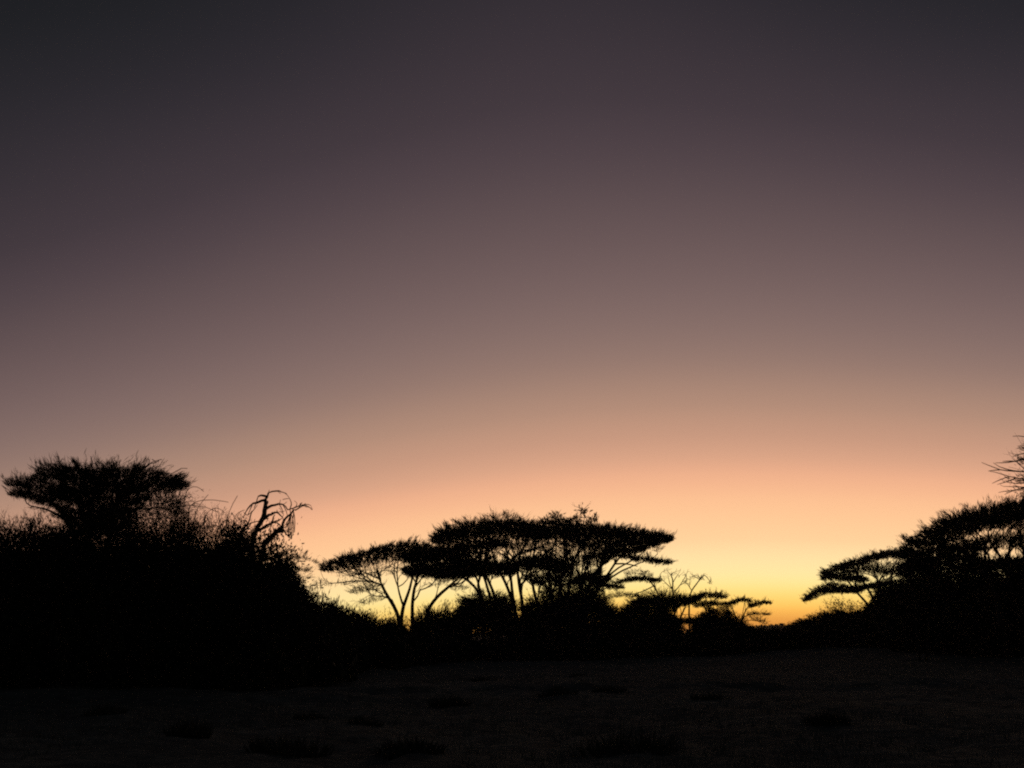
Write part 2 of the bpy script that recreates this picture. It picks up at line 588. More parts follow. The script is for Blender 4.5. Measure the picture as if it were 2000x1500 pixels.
def make_bush(name, label, cat, D, prof, W=1.6, od=3.0, rim=1.2, leaf=(0.07, 0.035), up=0.0, tw=30, twl=0.5, tww=0.01, twup=0.5,
              group=None, mat=None, stems=5, tips=70, low=0.0, inner=2.2, R=0.06, hang=0.0, core=0.8):
    m = Mound(prof, D, W)
    cx = 0.5 * (m.x0 + m.x1)
    base = np.array([cx, D, float(gz(cx, D)) - 0.03])
    root = link(name, None, None, loc=base)
    root.empty_display_size = 0.4
    tag(root, label, cat, group)
    sk = Skel()
    hgt = max(0.4, float(m.Z.max() - base[2]))
    for s in range(stems):
        x = cx + (s - (stems - 1) / 2) / stems * (m.x1 - m.x0) * 0.55
        y = D + rng.uniform(-0.4, 0.4) * W
        g = float(gz(x, y)) - 0.05
        tgt = max(0.3, (float(np.interp(x, m.X, m.Z)) - g) * 0.6)
        lean = rng.normal() * 0.12 * tgt
        sk.add_stem([(x, y, g), (x + lean * 0.4, y, g + tgt * 0.5), (x + lean, y + rng.normal() * 0.1, g + tgt)], s, max(0.2, hgt / 9), 0.08, free=0.25)
    sk.grow(m.sample(tips, max(low, 0.35), 0.98), max(0.18, hgt / 12), 0.07, 0.15, 0.8)
    sk.radii(R, 0.008)
    for s in range(stems):
        bt = Bits()
        sk.tubes(bt, sk.stem[:sk.n] == s, 5)
        me = bt.mesh('stem', base, True)
        if me:
            link('stem', me, M_BARK, root)
    bt = Bits()
    A = m.area() if m.Z.min() > 0 else (m.x1 - m.x0) * hgt * 0.7
    la, lb = leaf
    if od > 0:
        nf = int(od * A * core / (la * lb * inner * inner))
        bt.leaves(m.sample(nf, low, 0.8), la * inner, lb * inner, up * 0.5)
        bt.leaves(m.sample(int(od * A * 0.35 / (la * lb)), max(low, 0.6), 0.95), la, lb, up)
    # clumps along the outline
    nr = int(rim * A / (la * lb))
    nc = max(12, int(A * 7))
    c = m.sample(nc, max(low, 0.3), 0.99, 0.7)
    cs = 0.16 + 0.04 * hgt
    pick = rng.integers(0, nc, nr)
    off = rng.normal(size=(nr, 3)) * np.array([cs, cs, cs * 0.6])
    ca = (c - np.array([cx, D, base[2] + 0.3 * hgt])) / np.array([max(0.5, m.x1 - m.x0), max(0.5, W * 2), hgt])
    ca = unit(unit(ca) * 0.8 + rdir(nc) * 0.5 + np.array([0, 0, up]))
    off = off * 0.7 + ca[pick] * rng.uniform(-0.6, 1.0, (nr, 1)) * cs * 1.1
    bt.leaves(c[pick] + off, la * 1.2, lb * 0.85, axis=ca[pick] + rdir(nr) * 0.4)
    nt_ = int(tw * A)
    if nt_:
        p = m.sample(nt_, max(low, 0.55), 0.99, 0.6)
        ax = (p - np.array([cx, D, base[2]])) / np.array([max(0.5, m.x1 - m.x0), max(0.5, W * 2), hgt])
        d = unit(ax * np.array([1.2, 1, 0.5]) + rdir(nt_) * 0.55 + np.array([0, 0, twup]))
        L = rng.uniform(0.4, 1.3, nt_) * twl
        p1, p2 = bt.twigs(p, d, L, tww, 0.5)
        bt.leaves(p1 + rng.normal(size=p1.shape) * 0.03, la * 0.8, lb * 0.8, up)
        k = rng.random(nt_) < 0.6
        bt.twigs(p1[k], unit(d[k] + rdir(k.sum()) * 0.8), L[k] * 0.55, tww * 0.7, 0.5)
    if hang:
        nh = int(hang * A)
        p = m.sample(nh, 0.4, 0.95)
        bt.twigs(p, unit(rdir(nh) * 0.35 + np.array([0.1, 0, -1])), rng.uniform(0.3, 0.9, nh), tww, 0.3)
    me = bt.mesh('foliage', base)
    if me:
        link('foliage', me, mat or M_BUSH, root)
    return root


# ------------------------------------------------------------------ the ground and the far hill
n_ = 350
cc = np.linspace(-1, 1, n_)
gx = 8.0 * np.sinh(6.7 * cc)
gy = 8.0 * np.sinh(6.7 * cc) + 27.0
XX, YY = np.meshgrid(gx, gy)
ZZ = gz(XX, YY) + 0.025 * rng.normal(size=XX.shape) * (np.hypot(XX, YY - 27) < 90)
ii = np.arange(n_ * n_).reshape(n_, n_)
Q = np.stack([ii[:-1, :-1], ii[:-1, 1:], ii[1:, 1:], ii[1:, :-1]], -1).reshape(-1, 4)
ground = link('ground', new_mesh('ground', np.stack([XX, YY, ZZ], -1).reshape(-1, 3), Q, smooth=True), mg)
tag(ground, kind='structure')

hx_ = np.linspace(-900, 1300, 260)
hy_ = np.linspace(560, 1500, 40)
HX, HY = np.meshgrid(hx_, hy_)
ridge = 1.2 + 8.5 * sm(165, 230, HX) + 1.5 * sm(260, 700, HX) + 4 * (1 - sm(-700, -250, HX)) + 0.8 * np.sin(HX * 0.021 + 0.6) + 0.5 * np.sin(HX * 0.05)
HZ = ridge * sm(0, 1, (HY - 560) / 200) * (1 - sm(0, 1, (HY - 1100) / 400)) + rng.normal(size=HX.shape) * 0.35 - 0.6
ii = np.arange(HX.size).reshape(HX.shape)
Q = np.stack([ii[:-1, :-1], ii[:-1, 1:], ii[1:, 1:], ii[1:, :-1]], -1).reshape(-1, 4)
hill = link('hill', new_mesh('hill', np.stack([HX, HY, HZ], -1).reshape(-1, 3), Q, smooth=True), M_HILL)
tag(hill, kind='structure')
bt = Bits()
m_ = 2600
x = rng.uniform(-200, 700, m_); y = 760 + rng.uniform(-60, 60, m_)
rz = np.interp(x, hx_, ridge[20])
clump = rng.choice(m_, 60)
rz = rz + sum(h_ * np.exp(-((x - x[i_]) / w_) ** 2) for i_, h_, w_ in zip(clump, rng.uniform(0.5, 2.2, 60), rng.uniform(2.5, 9, 60)))
for _ in range(8):
    c = np.stack([x + rng.normal(size=m_) * 2, y, rz + rng.uniform(-2, 0.4, m_)], 1)
    bt.leaves(c, 1.3, 1.00, 0.5)
w_ = link('far_scrub', bt.mesh('far_scrub', (0, 0, 0)), M_HILL)
tag(w_, 'far scrub along the ridge of the low hill', 'scrub', kind='stuff')

# ------------------------------------------------------------------ the central stand of umbrella thorns
C = 80.0
GA = 'umbrella thorn trees of the central stand'
make_tree('acacia_tree', 'umbrella thorn forking into a wide V of trunks, lowest crown of the central stand', 'tree', C - 4,
          [[(781, 1209), (777, 1198), (770, 1185), (758, 1165), (748, 1150), (743, 1138), (740, 1128), (738, 1112, .5)],
           [(784, 1209), (785, 1195), (787, 1184), (793, 1172), (799, 1155), (803, 1140), (806, 1126), (812, 1100, -1)]],
          [Tier([(626, 1113, 2), (640, 1109, 4), (660, 1102, 6), (690, 1094, 8), (720, 1086, 9), (760, 1076, 12), (800, 1070, 15), (845, 1068, 14)], C - 4, 4.6, 4.55, 1.3),
           Tier([(660, 1120, 6), (700, 1112, 12), (745, 1108, 16), (790, 1102, 18)], C - 4, 3.5, 0.30, 0.25, 0, 3.0),
           Tier([(618, 1140, 2), (650, 1139, 4), (690, 1136, 5), (720, 1130, 4)], C - 4, 1.4, 0.44, 0.8, -1),
           Tier([(684, 1156, 3), (705, 1149, 7), (730, 1146, 8), (750, 1142, 4)], C - 4, 1.3, 1.12, 1.0, 1),
           Tier([(692, 1178, 4), (715, 1174, 6), (740, 1168, 6), (755, 1163, 3)], C - 4, 1.2, 0.56, 0.8, 2)],
          0.19, group=GA, tips=5.0,
          side=[[(785, 1184), (782, 1170), (780, 1152), (774, 1136), (768, 1122)], [(781, 1152), (788, 1144), (796, 1134), (801, 1122)],
                [(740, 1128), (715, 1119), (690, 1109), (670, 1104)], [(743, 1138), (715, 1133), (680, 1136), (640, 1140)]])
make_tree('acacia_tree', 'umbrella thorn on one straight upright trunk beside the V-forked one', 'tree', C,
          [[(806, 1210), (805, 1190), (806, 1170), (808, 1152), (812, 1136), (820, 1118), (832, 1095)]],
          [Tier([(785, 1116, 6), (815, 1112, 16), (850, 1112, 17), (890, 1112, 15), (925, 1112, 10)], C, 4.0, 5.08, 0.9),
           Tier([(785, 1090, 10), (830, 1082, 20), (870, 1082, 22), (910, 1088, 18)], C, 4.0, 4.6, 0.8),
           Tier([(825, 1138, 3), (850, 1140, 6), (880, 1134, 7)], C, 1.6, 0.31, 0.8)],
          0.19, group=GA, tips=4.0, side=[[(812, 1136), (805, 1124), (795, 1114)], [(808, 1152), (818, 1136), (830, 1122)]])
make_tree('acacia_tree', 'umbrella thorn whose trunk leans far to one side above the low bushes', 'tree', C - 1,
          [[(832, 1200), (842, 1178), (860, 1160), (876, 1146), (888, 1136), (905, 1120), (922, 1100)]],
          [Tier([(845, 1122, 6), (880, 1118, 12), (920, 1112, 13), (965, 1108, 9)], C - 1, 3.0, 4.20, 0.8),
           Tier([(870, 1145, 3), (890, 1148, 6), (915, 1146, 4)], C - 1, 1.4, 0.62, 1.0)],
          0.19, group=GA, tips=4.0, side=[[(876, 1146), (896, 1142), (908, 1132), (906, 1120)]])
make_tree('acacia_tree', 'tallest dome-topped umbrella thorn with many slanting trunks in the central stand', 'tree', C + 2,
          [[(972, 1195), (966, 1160), (955, 1135), (945, 1118), (938, 1095), (925, 1062)],
           [(962, 1190, 1.5), (955, 1158, 1.5), (948, 1132, 1.5), (940, 1112, 1.5), (905, 1080, 1)],
           [(1016, 1230), (1004, 1185), (994, 1152), (984, 1130), (970, 1105), (958, 1068), (952, 1045)],
           [(1012, 1225, -1), (1003, 1180, -1), (1000, 1150, -1), (997, 1118, -1), (990, 1080, -1), (985, 1050, -1)],
           [(1024, 1225, 1), (1019, 1165, 1), (1011, 1130, 1), (1010, 1100, 1), (1022, 1065, 1), (1035, 1045, 1)],
           [(945, 1195, -1), (940, 1160, -1), (925, 1142, -1), (908, 1130, -1), (885, 1112, -1), (870, 1080, -1)]],
          [Tier([(842, 1056, 5), (865, 1047, 11), (895, 1039, 17), (930, 1035, 20), (965, 1033, 20), (1000, 1032, 19), (1035, 1036, 16), (1066, 1040, 10)], C + 2, 6.0, 5.95, 1.5),
           Tier([(935, 1014, 3), (965, 1011, 5), (1000, 1011, 5), (1030, 1018, 3)], C + 2, 3.0, 1.38, 1.9),
           Tier([(880, 1106, 10), (915, 1103, 16), (950, 1104, 17), (985, 1108, 14), (1010, 1112, 9)], C + 2, 3.6, 5.60, 0.8, -1),
           Tier([(1002, 1108, 8), (1022, 1098, 13), (1050, 1097, 14), (1085, 1101, 13), (1115, 1108, 9)], C + 2, 3.6, 5.25, 0.8, 1),
           Tier([(985, 1066, 3), (1040, 1063, 5), (1090, 1064, 6)], C + 2, 3.0, 2.4, 0.8),
           Tier([(845, 1078, 12), (880, 1072, 16), (912, 1070, 15), (945, 1064, 8), (990, 1062, 6)], C + 2, 4.0, 3.0, 0.5, 0, 1.5),
           Tier([(900, 1086, 9), (940, 1078, 12), (1000, 1076, 14), (1050, 1074, 12), (1090, 1072, 12)], C + 2, 3.5, 0.4, 0.4, 0, 5.0)],
          0.17, group=GA, tips=5.0, r0=0.03, seg=0.5, leaf=(0.16, 0.022))
make_tree('acacia_tree', 'broad umbrella thorn with flat shelves reaching out towards the open sky gap', 'tree', C + 4,
          [[(1085, 1235), (1080, 1180), (1072, 1140), (1070, 1110), (1078, 1080), (1085, 1052)],
           [(1105, 1235, 1.5), (1108, 1185, 1.5), (1112, 1140, 1.5), (1120, 1105, 1.5), (1130, 1070, 1.5)],
           [(1125, 1235, -1), (1135, 1185, -1), (1150, 1148, -1), (1164, 1122, -1), (1182, 1096, -1), (1205, 1072, -1)],
           [(1135, 1235), (1150, 1180), (1168, 1150), (1184, 1128), (1197, 1105), (1212, 1086), (1232, 1066)],
           [(1090, 1235, -2), (1098, 1190, -2), (1092, 1150, -2), (1100, 1120, -2), (1108, 1090, -2), (1100, 1055, -2)],
           [(1118, 1235, 2), (1122, 1190, 2), (1134, 1150, 2), (1142, 1115, 2), (1158, 1085, 2), (1175, 1055, 2)],
           [(1060, 1235, 1), (1052, 1190, 1), (1042, 1150, 1), (1035, 1120, 1), (1040, 1085, 1), (1050, 1058, 1)]],
          [Tier([(1018, 1036, 10), (1060, 1033, 18), (1105, 1035, 20), (1145, 1040, 21), (1185, 1043, 19), (1225, 1046, 15), (1265, 1052, 10), (1290, 1054, 7), (1313, 1054, 3)], C + 4, 6.0, 5.95, 1.2),
           Tier([(1090, 1062, 6), (1135, 1066, 9), (1180, 1066, 8), (1225, 1064, 4)], C + 4, 3.0, 2.4, 0.7, 0, 2.0),
           Tier([(1138, 1092, 4), (1160, 1084, 7), (1190, 1078, 7), (1225, 1076, 6), (1262, 1072, 4)], C + 4, 2.8, 4.55, 1.0, -1),
           Tier([(1240, 1062, 3), (1262, 1064, 5), (1285, 1068, 6), (1294, 1072, 3)], C + 4, 1.6, 1.50, 1.2, 1),
           Tier([(1205, 1085, 3), (1230, 1087, 5), (1260, 1091, 4), (1290, 1096, 4), (1313, 1099, 2)], C + 4, 1.5, 3.85, 1.1, 0),
           Tier([(1118, 1134, 5), (1140, 1127, 9), (1165, 1128, 9), (1190, 1134, 7)], C + 4, 2.2, 5.25, 0.9, -1.5),
           Tier([(1165, 1140, 4), (1190, 1144, 4), (1218, 1147, 2)], C + 4, 1.2, 3.15, 1.0, -1.5),
           Tier([(1020, 1125, 8), (1050, 1130, 12), (1090, 1120, 14), (1120, 1115, 10)], C + 4, 2.5, 1.8, 0.5, 0, 2.0),
           Tier([(1060, 1085, 10), (1110, 1086, 18), (1160, 1090, 18), (1205, 1080, 10)], C + 4, 3.0, 1.2, 0.5, 0, 4.0),
           Tier([(1030, 1128, 12), (1070, 1128, 16), (1110, 1125, 16), (1150, 1122, 14), (1178, 1118, 8)], C + 4, 2.5, 0.9, 0.5, 1, 3.0)],
          0.17, group=GA, tips=5.0, r0=0.03, seg=0.5, leaf=(0.16, 0.022),
          side=[[(1168, 1150), (1192, 1128), (1215, 1114), (1240, 1104), (1262, 1094)], [(1184, 1128), (1205, 1110), (1235, 1095), (1258, 1078)],
                [(1197, 1105), (1225, 1098), (1245, 1106)]])

make_tree('climber', 'leafy climber sprouting above the flat top of the broad umbrella thorn', 'climber', C + 3,
          [[(1085, 1040), (1084, 1015), (1084, 1000)], [(1108, 1040), (1109, 1018), (1110, 1010)], [(1130, 1040), (1128, 1015), (1127, 1008)], [(1152, 1040), (1154, 1018), (1156, 1008)], [(1066, 1040), (1066, 1018), (1064, 1010)]],
          [Tier([(1056, 1016, 4), (1066, 1013, 6), (1076, 1016, 5)], C + 3, 0.5, 0.9, 1.0), Tier([(1076, 1008, 7), (1084, 1004, 12), (1096, 1012, 8)], C + 3, 0.5, 1.3, 1.0),
           Tier([(1096, 1016, 5), (1110, 1014, 6), (1120, 1015, 5)], C + 3, 0.5, 1.4, 1.0), Tier([(1120, 1015, 5), (1129, 1011, 8), (1138, 1016, 4)], C + 3, 0.5, 1.4, 1.0),
           Tier([(1142, 1018, 4), (1154, 1012, 7), (1168, 1014, 6)], C + 3, 0.5, 1.3, 1.0)],
          0.04, r0=0.014, seg=0.2, leaf=(0.1, 0.05), tips=10, min_branch=99, twl=0.35)
sp, _ = make_tree('sapling', 'spindly sprig with a round leafy head poking above the flat tree top', 'sapling', C + 3.4,
                  [[(1141, 1030), (1140, 1015), (1143, 1004), (1141, 994)]], [Tier([(1131, 996, 5), (1141, 995, 8), (1152, 994, 5)], C + 3.4, 0.35, 0.85, 0.6)],
                  0.06, r0=0.016, seg=0.2, leaf=(0.1, 0.06), tips=14, min_branch=99)

# bushes at the foot of the central stand
make_bush('bush', 'rounded dark bush under the leaning trunk in the central stand', 'bush', C - 8,
          [(893, 1190), (901, 1164), (914, 1154), (926, 1161), (940, 1150), (952, 1155), (964, 1166), (975, 1156), (986, 1172), (998, 1172), (1010, 1200)], W=1.7, od=2.4, rim=2.2, leaf=(0.1, 0.022), tw=14, low=0.58, stems=14, core=0.6, twl=0.7, tips=140, inner=1.7)
make_bush('bush', 'big leafy bush at the foot of the shelved umbrella thorn', 'bush', C - 7,
          [(1012, 1208), (1024, 1180), (1036, 1160), (1048, 1166), (1062, 1142), (1080, 1148), (1098, 1130), (1118, 1140), (1140, 1126), (1162, 1124), (1178, 1136), (1186, 1172), (1200, 1186), (1210, 1215)],
          W=2.2, od=3.6, rim=1.9, leaf=(0.1, 0.022), tw=14, twl=0.7, tips=160, stems=9)
make_bush('bush', 'flat dark scrub bush between the big leafy bush and the low flat thorn', 'bush', C - 4,
          [(1176, 1204), (1188, 1184), (1205, 1178), (1225, 1184), (1245, 1178), (1268, 1180), (1290, 1176), (1308, 1186), (1318, 1200), (1330, 1222)],
          W=1.8, od=3.6, rim=1.6, leaf=(0.1, 0.022), tw=16, twl=0.6, tips=110, stems=8)
make_bush('bush', 'low spiky bush below the straight trunk', 'bush', C - 12,
          [(808, 1212), (822, 1192), (838, 1184), (855, 1190), (872, 1184), (888, 1192), (905, 1205), (920, 1226)], W=1.6, od=3.2, rim=1.6, up=0.9, leaf=(0.1, 0.022), tw=30, twl=0.7, twup=1.0)
make_bush('dead_shrub', 'forked leafless shrub standing left of the V of trunks', 'shrub', C - 9,
          [(748, 1206), (752, 1185), (760, 1192), (768, 1200)], W=0.4, od=0, rim=0.1, tw=8, twl=0.6, stems=3, tips=14, R=0.07)

# ------------------------------------------------------------------ small trees in the gap right of the stand
GB = 'small thorn trees in the gap of the skyline'
B = 88.0
make_tree('acacia_tree', 'thin wispy thorn tree with two feathery shelves just right of the central stand', 'tree', B - 4,
          [[(1290, 1200), (1288, 1165), (1280, 1148), (1272, 1136), (1262, 1128)]],
          [Tier([(1200, 1139, 2), (1225, 1131, 5), (1255, 1128, 6), (1290, 1134, 3)], B - 4, 1.6, 2.98, 1.1),
           Tier([(1222, 1120, 3), (1245, 1115, 6), (1270, 1120, 4)], B - 4, 1.2, 0.75, 0.9),
           Tier([(1180, 1172, 2), (1200, 1162, 5), (1225, 1159, 6), (1255, 1166, 4)], B - 4, 1.5, 1.00, 1.0, 1)],
          0.12, group=GB, cl=0.5, twl=0.42, leaf=(0.12, 0.018), tips=5, free=0.5, side=[[(1280, 1148), (1255, 1156), (1230, 1162)]])
make_tree('dead_tree', 'leafless tree with a fan of bare branches above the low flat thorn', 'tree', B,
          [[(1318, 1205), (1316, 1165), (1312, 1150), (1316, 1136), (1311, 1122), (1303, 1114)]],
          [], 0.11, r0=0.014, seg=0.3, group=GB, bark=M_DEAD, jit=0.07, plen=0.1, min_branch=4, free=0.5,
          side=[[(1316, 1136), (1322, 1124), (1328, 1116)], [(1313, 1150), (1302, 1140), (1291, 1130)], [(1316, 1160), (1328, 1144), (1338, 1128), (1342, 1118)],
                [(1312, 1150), (1306, 1136), (1305, 1124)]],
          extra=np.array([P(x, y, B + rng.normal() * 0.8) for x, y in [(1285, 1125), (1292, 1118), (1298, 1110), (1306, 1108), (1313, 1111), (1322, 1110), (1330, 1110), (1336, 1114), (1345, 1112), (1350, 1118), (1287, 1136), (1296, 1126), (1318, 1118), (1335, 1122), (1300, 1132), (1347, 1125), (1278, 1158), (1284, 1150)]] + [P(1314 + 34 * math.cos(a) * r, 1146 - 38 * math.sin(a) * r, B + rng.normal() * 0.8) for a, r in zip(rng.uniform(0.1, 3.0, 60), rng.uniform(0.55, 1.03, 60))]))
make_tree('dead_tree', 'leafless crooked tree with drooping twig tips beside the fan-shaped bare one', 'tree', B + 1,
          [[(1346, 1205), (1346, 1170), (1350, 1153), (1360, 1142), (1366, 1132), (1376, 1123)]],
          [], 0.10, r0=0.014, seg=0.3, group=GB, bark=M_DEAD, jit=0.07, plen=0.1, min_branch=4, free=0.5,
          side=[[(1376, 1123), (1384, 1130), (1391, 1142)], [(1350, 1153), (1344, 1142), (1338, 1134)], [(1366, 1132), (1358, 1126), (1348, 1120)]],
          extra=np.array([P(x, y, B + 1 + rng.normal() * 0.6) for x, y in [(1352, 1118), (1360, 1121), (1370, 1124), (1382, 1123), (1388, 1128), (1386, 1136), (1342, 1140), (1354, 1130), (1372, 1130), (1347, 1126), (1392, 1136)]] + [P(1366 + 26 * math.cos(a) * r, 1146 - 26 * math.sin(a) * r, B + 1 + rng.normal() * 0.6) for a, r in zip(rng.uniform(0.1, 2.6, 36), rng.uniform(0.6, 1.05, 36))]))
make_tree('acacia_tree', 'low flat thorn tree on slanting twin trunks beneath the leafless trees', 'tree', B - 1,
          [[(1308, 1225), (1316, 1200), (1324, 1186), (1334, 1172)], [(1322, 1225, 1), (1330, 1202, 1), (1338, 1188, 1), (1344, 1172, 1)]],
          [Tier([(1226, 1180, 5), (1255, 1172, 10), (1290, 1170, 13), (1325, 1171, 13), (1352, 1171, 9), (1368, 1168, 4)], B - 1, 2.6, 4.20, 0.9),
           Tier([(1252, 1213, 4), (1290, 1211, 6), (1330, 1212, 6), (1380, 1212, 5)], B - 1, 1.8, 4.20, 0.9, -2),
           Tier([(1222, 1190, 8), (1260, 1188, 11), (1300, 1186, 11), (1322, 1184, 6)], B - 1, 1.8, 2.4, 0.7, -1),
           Tier([(1250, 1158, 3), (1290, 1156, 5), (1330, 1158, 4)], B - 1, 1.5, 0.5, 1.2, 1)],
          0.14, group=GB, cl=0.5, twl=0.42, leaf=(0.12, 0.018), tips=7)
make_tree('acacia_tree', 'small ragged thorn tree with stacked tufts between flat thorn and end bush', 'tree', B + 1,
          [[(1382, 1225), (1386, 1195), (1382, 1180), (1378, 1168)]],
          [Tier([(1350, 1168, 3), (1375, 1161, 6), (1398, 1161, 6), (1420, 1166, 3)], B + 1, 1.5, 2.62, 1.1),
           Tier([(1352, 1184, 4), (1375, 1178, 6), (1402, 1177, 5)], B + 1, 1.4, 2.45, 0.9, 1),
           Tier([(1392, 1180, 2), (1412, 1182, 5), (1430, 1184, 3)], B + 1, 1.0, 1.00, 1.0, -1)],
          0.11, group=GB, cl=0.5, twl=0.42, leaf=(0.12, 0.018), tips=7)
make_bush('bush', 'smooth domed bush below the ragged thorn tree', 'bush', B - 6,
          [(1352, 1212), (1368, 1194), (1380, 1196), (1393, 1183), (1408, 1188), (1420, 1186), (1436, 1200), (1452, 1213), (1470, 1226)], W=1.8, od=4.0, rim=2.0, leaf=(0.09, 0.022), tw=12)
make_tree('acacia_tree', 'outermost little thorn tree of the gap with slim curved tufts on forked stems', 'tree', B + 2,
          [[(1446, 1225), (1450, 1205), (1456, 1192), (1464, 1180)], [(1440, 1225, .6), (1438, 1204, .6), (1432, 1190, .6), (1426, 1180, .6)]],
          [Tier([(1404, 1181, 2), (1428, 1177, 4), (1448, 1170, 4), (1468, 1174, 3)], B + 2, 1.2, 2.98, 1.0),
           Tier([(1462, 1184, 2), (1478, 1178, 4), (1494, 1175, 4), (1508, 1178, 2)], B + 2, 1.0, 3.32, 1.0, .5),
           Tier([(1458, 1201, 2), (1475, 1197, 3), (1490, 1198, 3), (1506, 1201, 1)], B + 2, 0.9, 1.50, 0.9, -.5),
           Tier([(1468, 1206, 2), (1485, 1210, 5), (1498, 1218, 5)], B + 2, 0.9, 1.12, 0.9, .8)],
          0.1, group=GB, cl=0.5, twl=0.42, leaf=(0.12, 0.018), tips=7, side=[[(1450, 1205), (1464, 1197), (1478, 1199)], [(1456, 1192), (1472, 1186), (1486, 1180)]])

# ------------------------------------------------------------------ right-hand trees
R_ = 88.0
make_tree('acacia_tree', 'tiered thorn tree leaning out into the sky gap below the great dome crown', 'tree', R_,
          [[(1712, 1210), (1696, 1180), (1682, 1167), (1670, 1152), (1655, 1135)],
           [(1722, 1210, 1), (1712, 1182, 1), (1702, 1162, 1), (1692, 1146, 1), (1680, 1126, 1), (1665, 1108, 1)],
           [(1735, 1205, -1), (1736, 1170, -1), (1738, 1140, -1), (1744, 1112, -1), (1752, 1090, -1)]],
          [Tier([(1610, 1119, 3), (1632, 1109, 7), (1665, 1100, 8), (1700, 1089, 7), (1735, 1079, 7), (1760, 1080, 7), (1792, 1090, 5)], R_, 3.4, 4.90, 0.9),
           Tier([(1606, 1127, 6), (1635, 1122, 10), (1665, 1127, 9), (1692, 1134, 5)], R_, 2.2, 4.20, 0.8, -1),
           Tier([(1571, 1173, 3), (1588, 1162, 6), (1602, 1150, 10), (1625, 1145, 13), (1650, 1149, 10), (1680, 1154, 7)], R_, 2.2, 3.68, 0.9),
           Tier([(1662, 1152, 4), (1690, 1145, 7), (1715, 1142, 7), (1740, 1136, 5)], R_, 2.0, 3.85, 0.8, 1),
           Tier([(1645, 1114, 4), (1690, 1109, 8), (1740, 1109, 14), (1785, 1112, 18)], R_, 2.0, 1.6, 0.6, 1, 3.0)],
          0.17, tips=6.5, cl=0.55, twl=0.4, leaf=(0.12, 0.02), group='thorn trees of the right-hand wood')
make_bush('thorn_shrub', 'thin twiggy shrub under the tiered leaning thorn tree', 'shrub', R_ - 4,
          [(1606, 1190), (1614, 1178), (1630, 1171), (1650, 1172), (1668, 1178), (1690, 1185)], W=1.2, od=0, rim=0.16, low=0.7, tw=9, twl=0.8, stems=5, tips=60)
Q_ = 62.0
make_tree('acacia_tree', 'great dome-crowned thorn tree that fills the edge of the right-hand wood', 'tree', Q_,
          [[(1985, 1235), (1975, 1150), (1960, 1100), (1945, 1072), (1925, 1045)],
           [(2010, 1235, 1), (2012, 1150, 1), (2005, 1100, 1), (1995, 1060, 1), (1985, 1020, 1)],
           [(1960, 1235, -1), (1945, 1160, -1), (1915, 1110, -1), (1885, 1075, -1), (1855, 1050, -1)],
           [(2040, 1235, 0), (2055, 1150, 0), (2080, 1090, 0), (2110, 1040, 0)]],
          [Tier([(1776, 1094, 10), (1792, 1076, 14), (1815, 1056, 20), (1842, 1034, 24), (1870, 1020, 25), (1910, 1008, 25), (1955, 1001, 25), (2000, 993, 26), (2060, 990, 26), (2130, 1005, 22), (2200, 1040, 14)], Q_, 6.0, 5.95, 1.2),
           Tier([(1770, 1108, 10), (1800, 1100, 26), (1850, 1085, 34), (1890, 1075, 28)], Q_, 3.5, 4.90, 0.6, -1),
           Tier([(1860, 1066, 12), (1930, 1056, 16), (1990, 1050, 18), (2060, 1045, 18)], Q_, 4.0, 2.1, 0.6, 1, 3.0),
           Tier([(1880, 1105, 14), (1930, 1100, 14), (1990, 1098, 16), (2080, 1095, 16)], Q_, 3.0, 3.60, 0.5, 1)],
          0.2, tips=4.0, r0=0.022, seg=0.45, group='thorn trees of the right-hand wood', leaf=(0.14, 0.02), cl=0.8, twl=0.48)
make_bush('climber', 'leafy sprays sticking out where the dome crown meets the tiered tree', 'climber', Q_ - 2,
          [(1765, 1072), (1772, 1064), (1782, 1055), (1792, 1060), (1800, 1075)], W=0.5, od=0, rim=0.03, leaf=(0.08, 0.04), tw=1.2, twl=0.6, low=0.93, stems=2, tips=20)
GR = 'dark bushes along the foot of the right-hand wood'
for lab, D, prof, W in [
    ('dense bush rising behind the tiered thorn tree trunks', 84, [(1690, 1190), (1715, 1150), (1745, 1128), (1780, 1112), (1815, 1105), (1850, 1115)], 3.0),
    ('tall bush mass under the left half of the dome crown', 70, [(1760, 1180), (1790, 1130), (1830, 1105), (1870, 1098), (1910, 1102), (1950, 1125), (1970, 1180)], 3.0),
    ('tall bush at the frame edge below the dome crown', 64, [(1900, 1170), (1935, 1115), (1975, 1098), (2020, 1090), (2070, 1105), (2110, 1180)], 3.0),
    ('low sloping bush where the right-hand wood runs down to the gap', 92, [(1546, 1221), (1562, 1214), (1578, 1207), (1594, 1201), (1612, 1196), (1640, 1193), (1670, 1191), (1700, 1184), (1730, 1180), (1760, 1200)], 3.0)]:
    make_bush('bush', lab, 'bush', D, prof, W=W, od=4.5, rim=1.8, leaf=(0.1, 0.024), tw=16, twl=0.6, tips=110, group=GR)

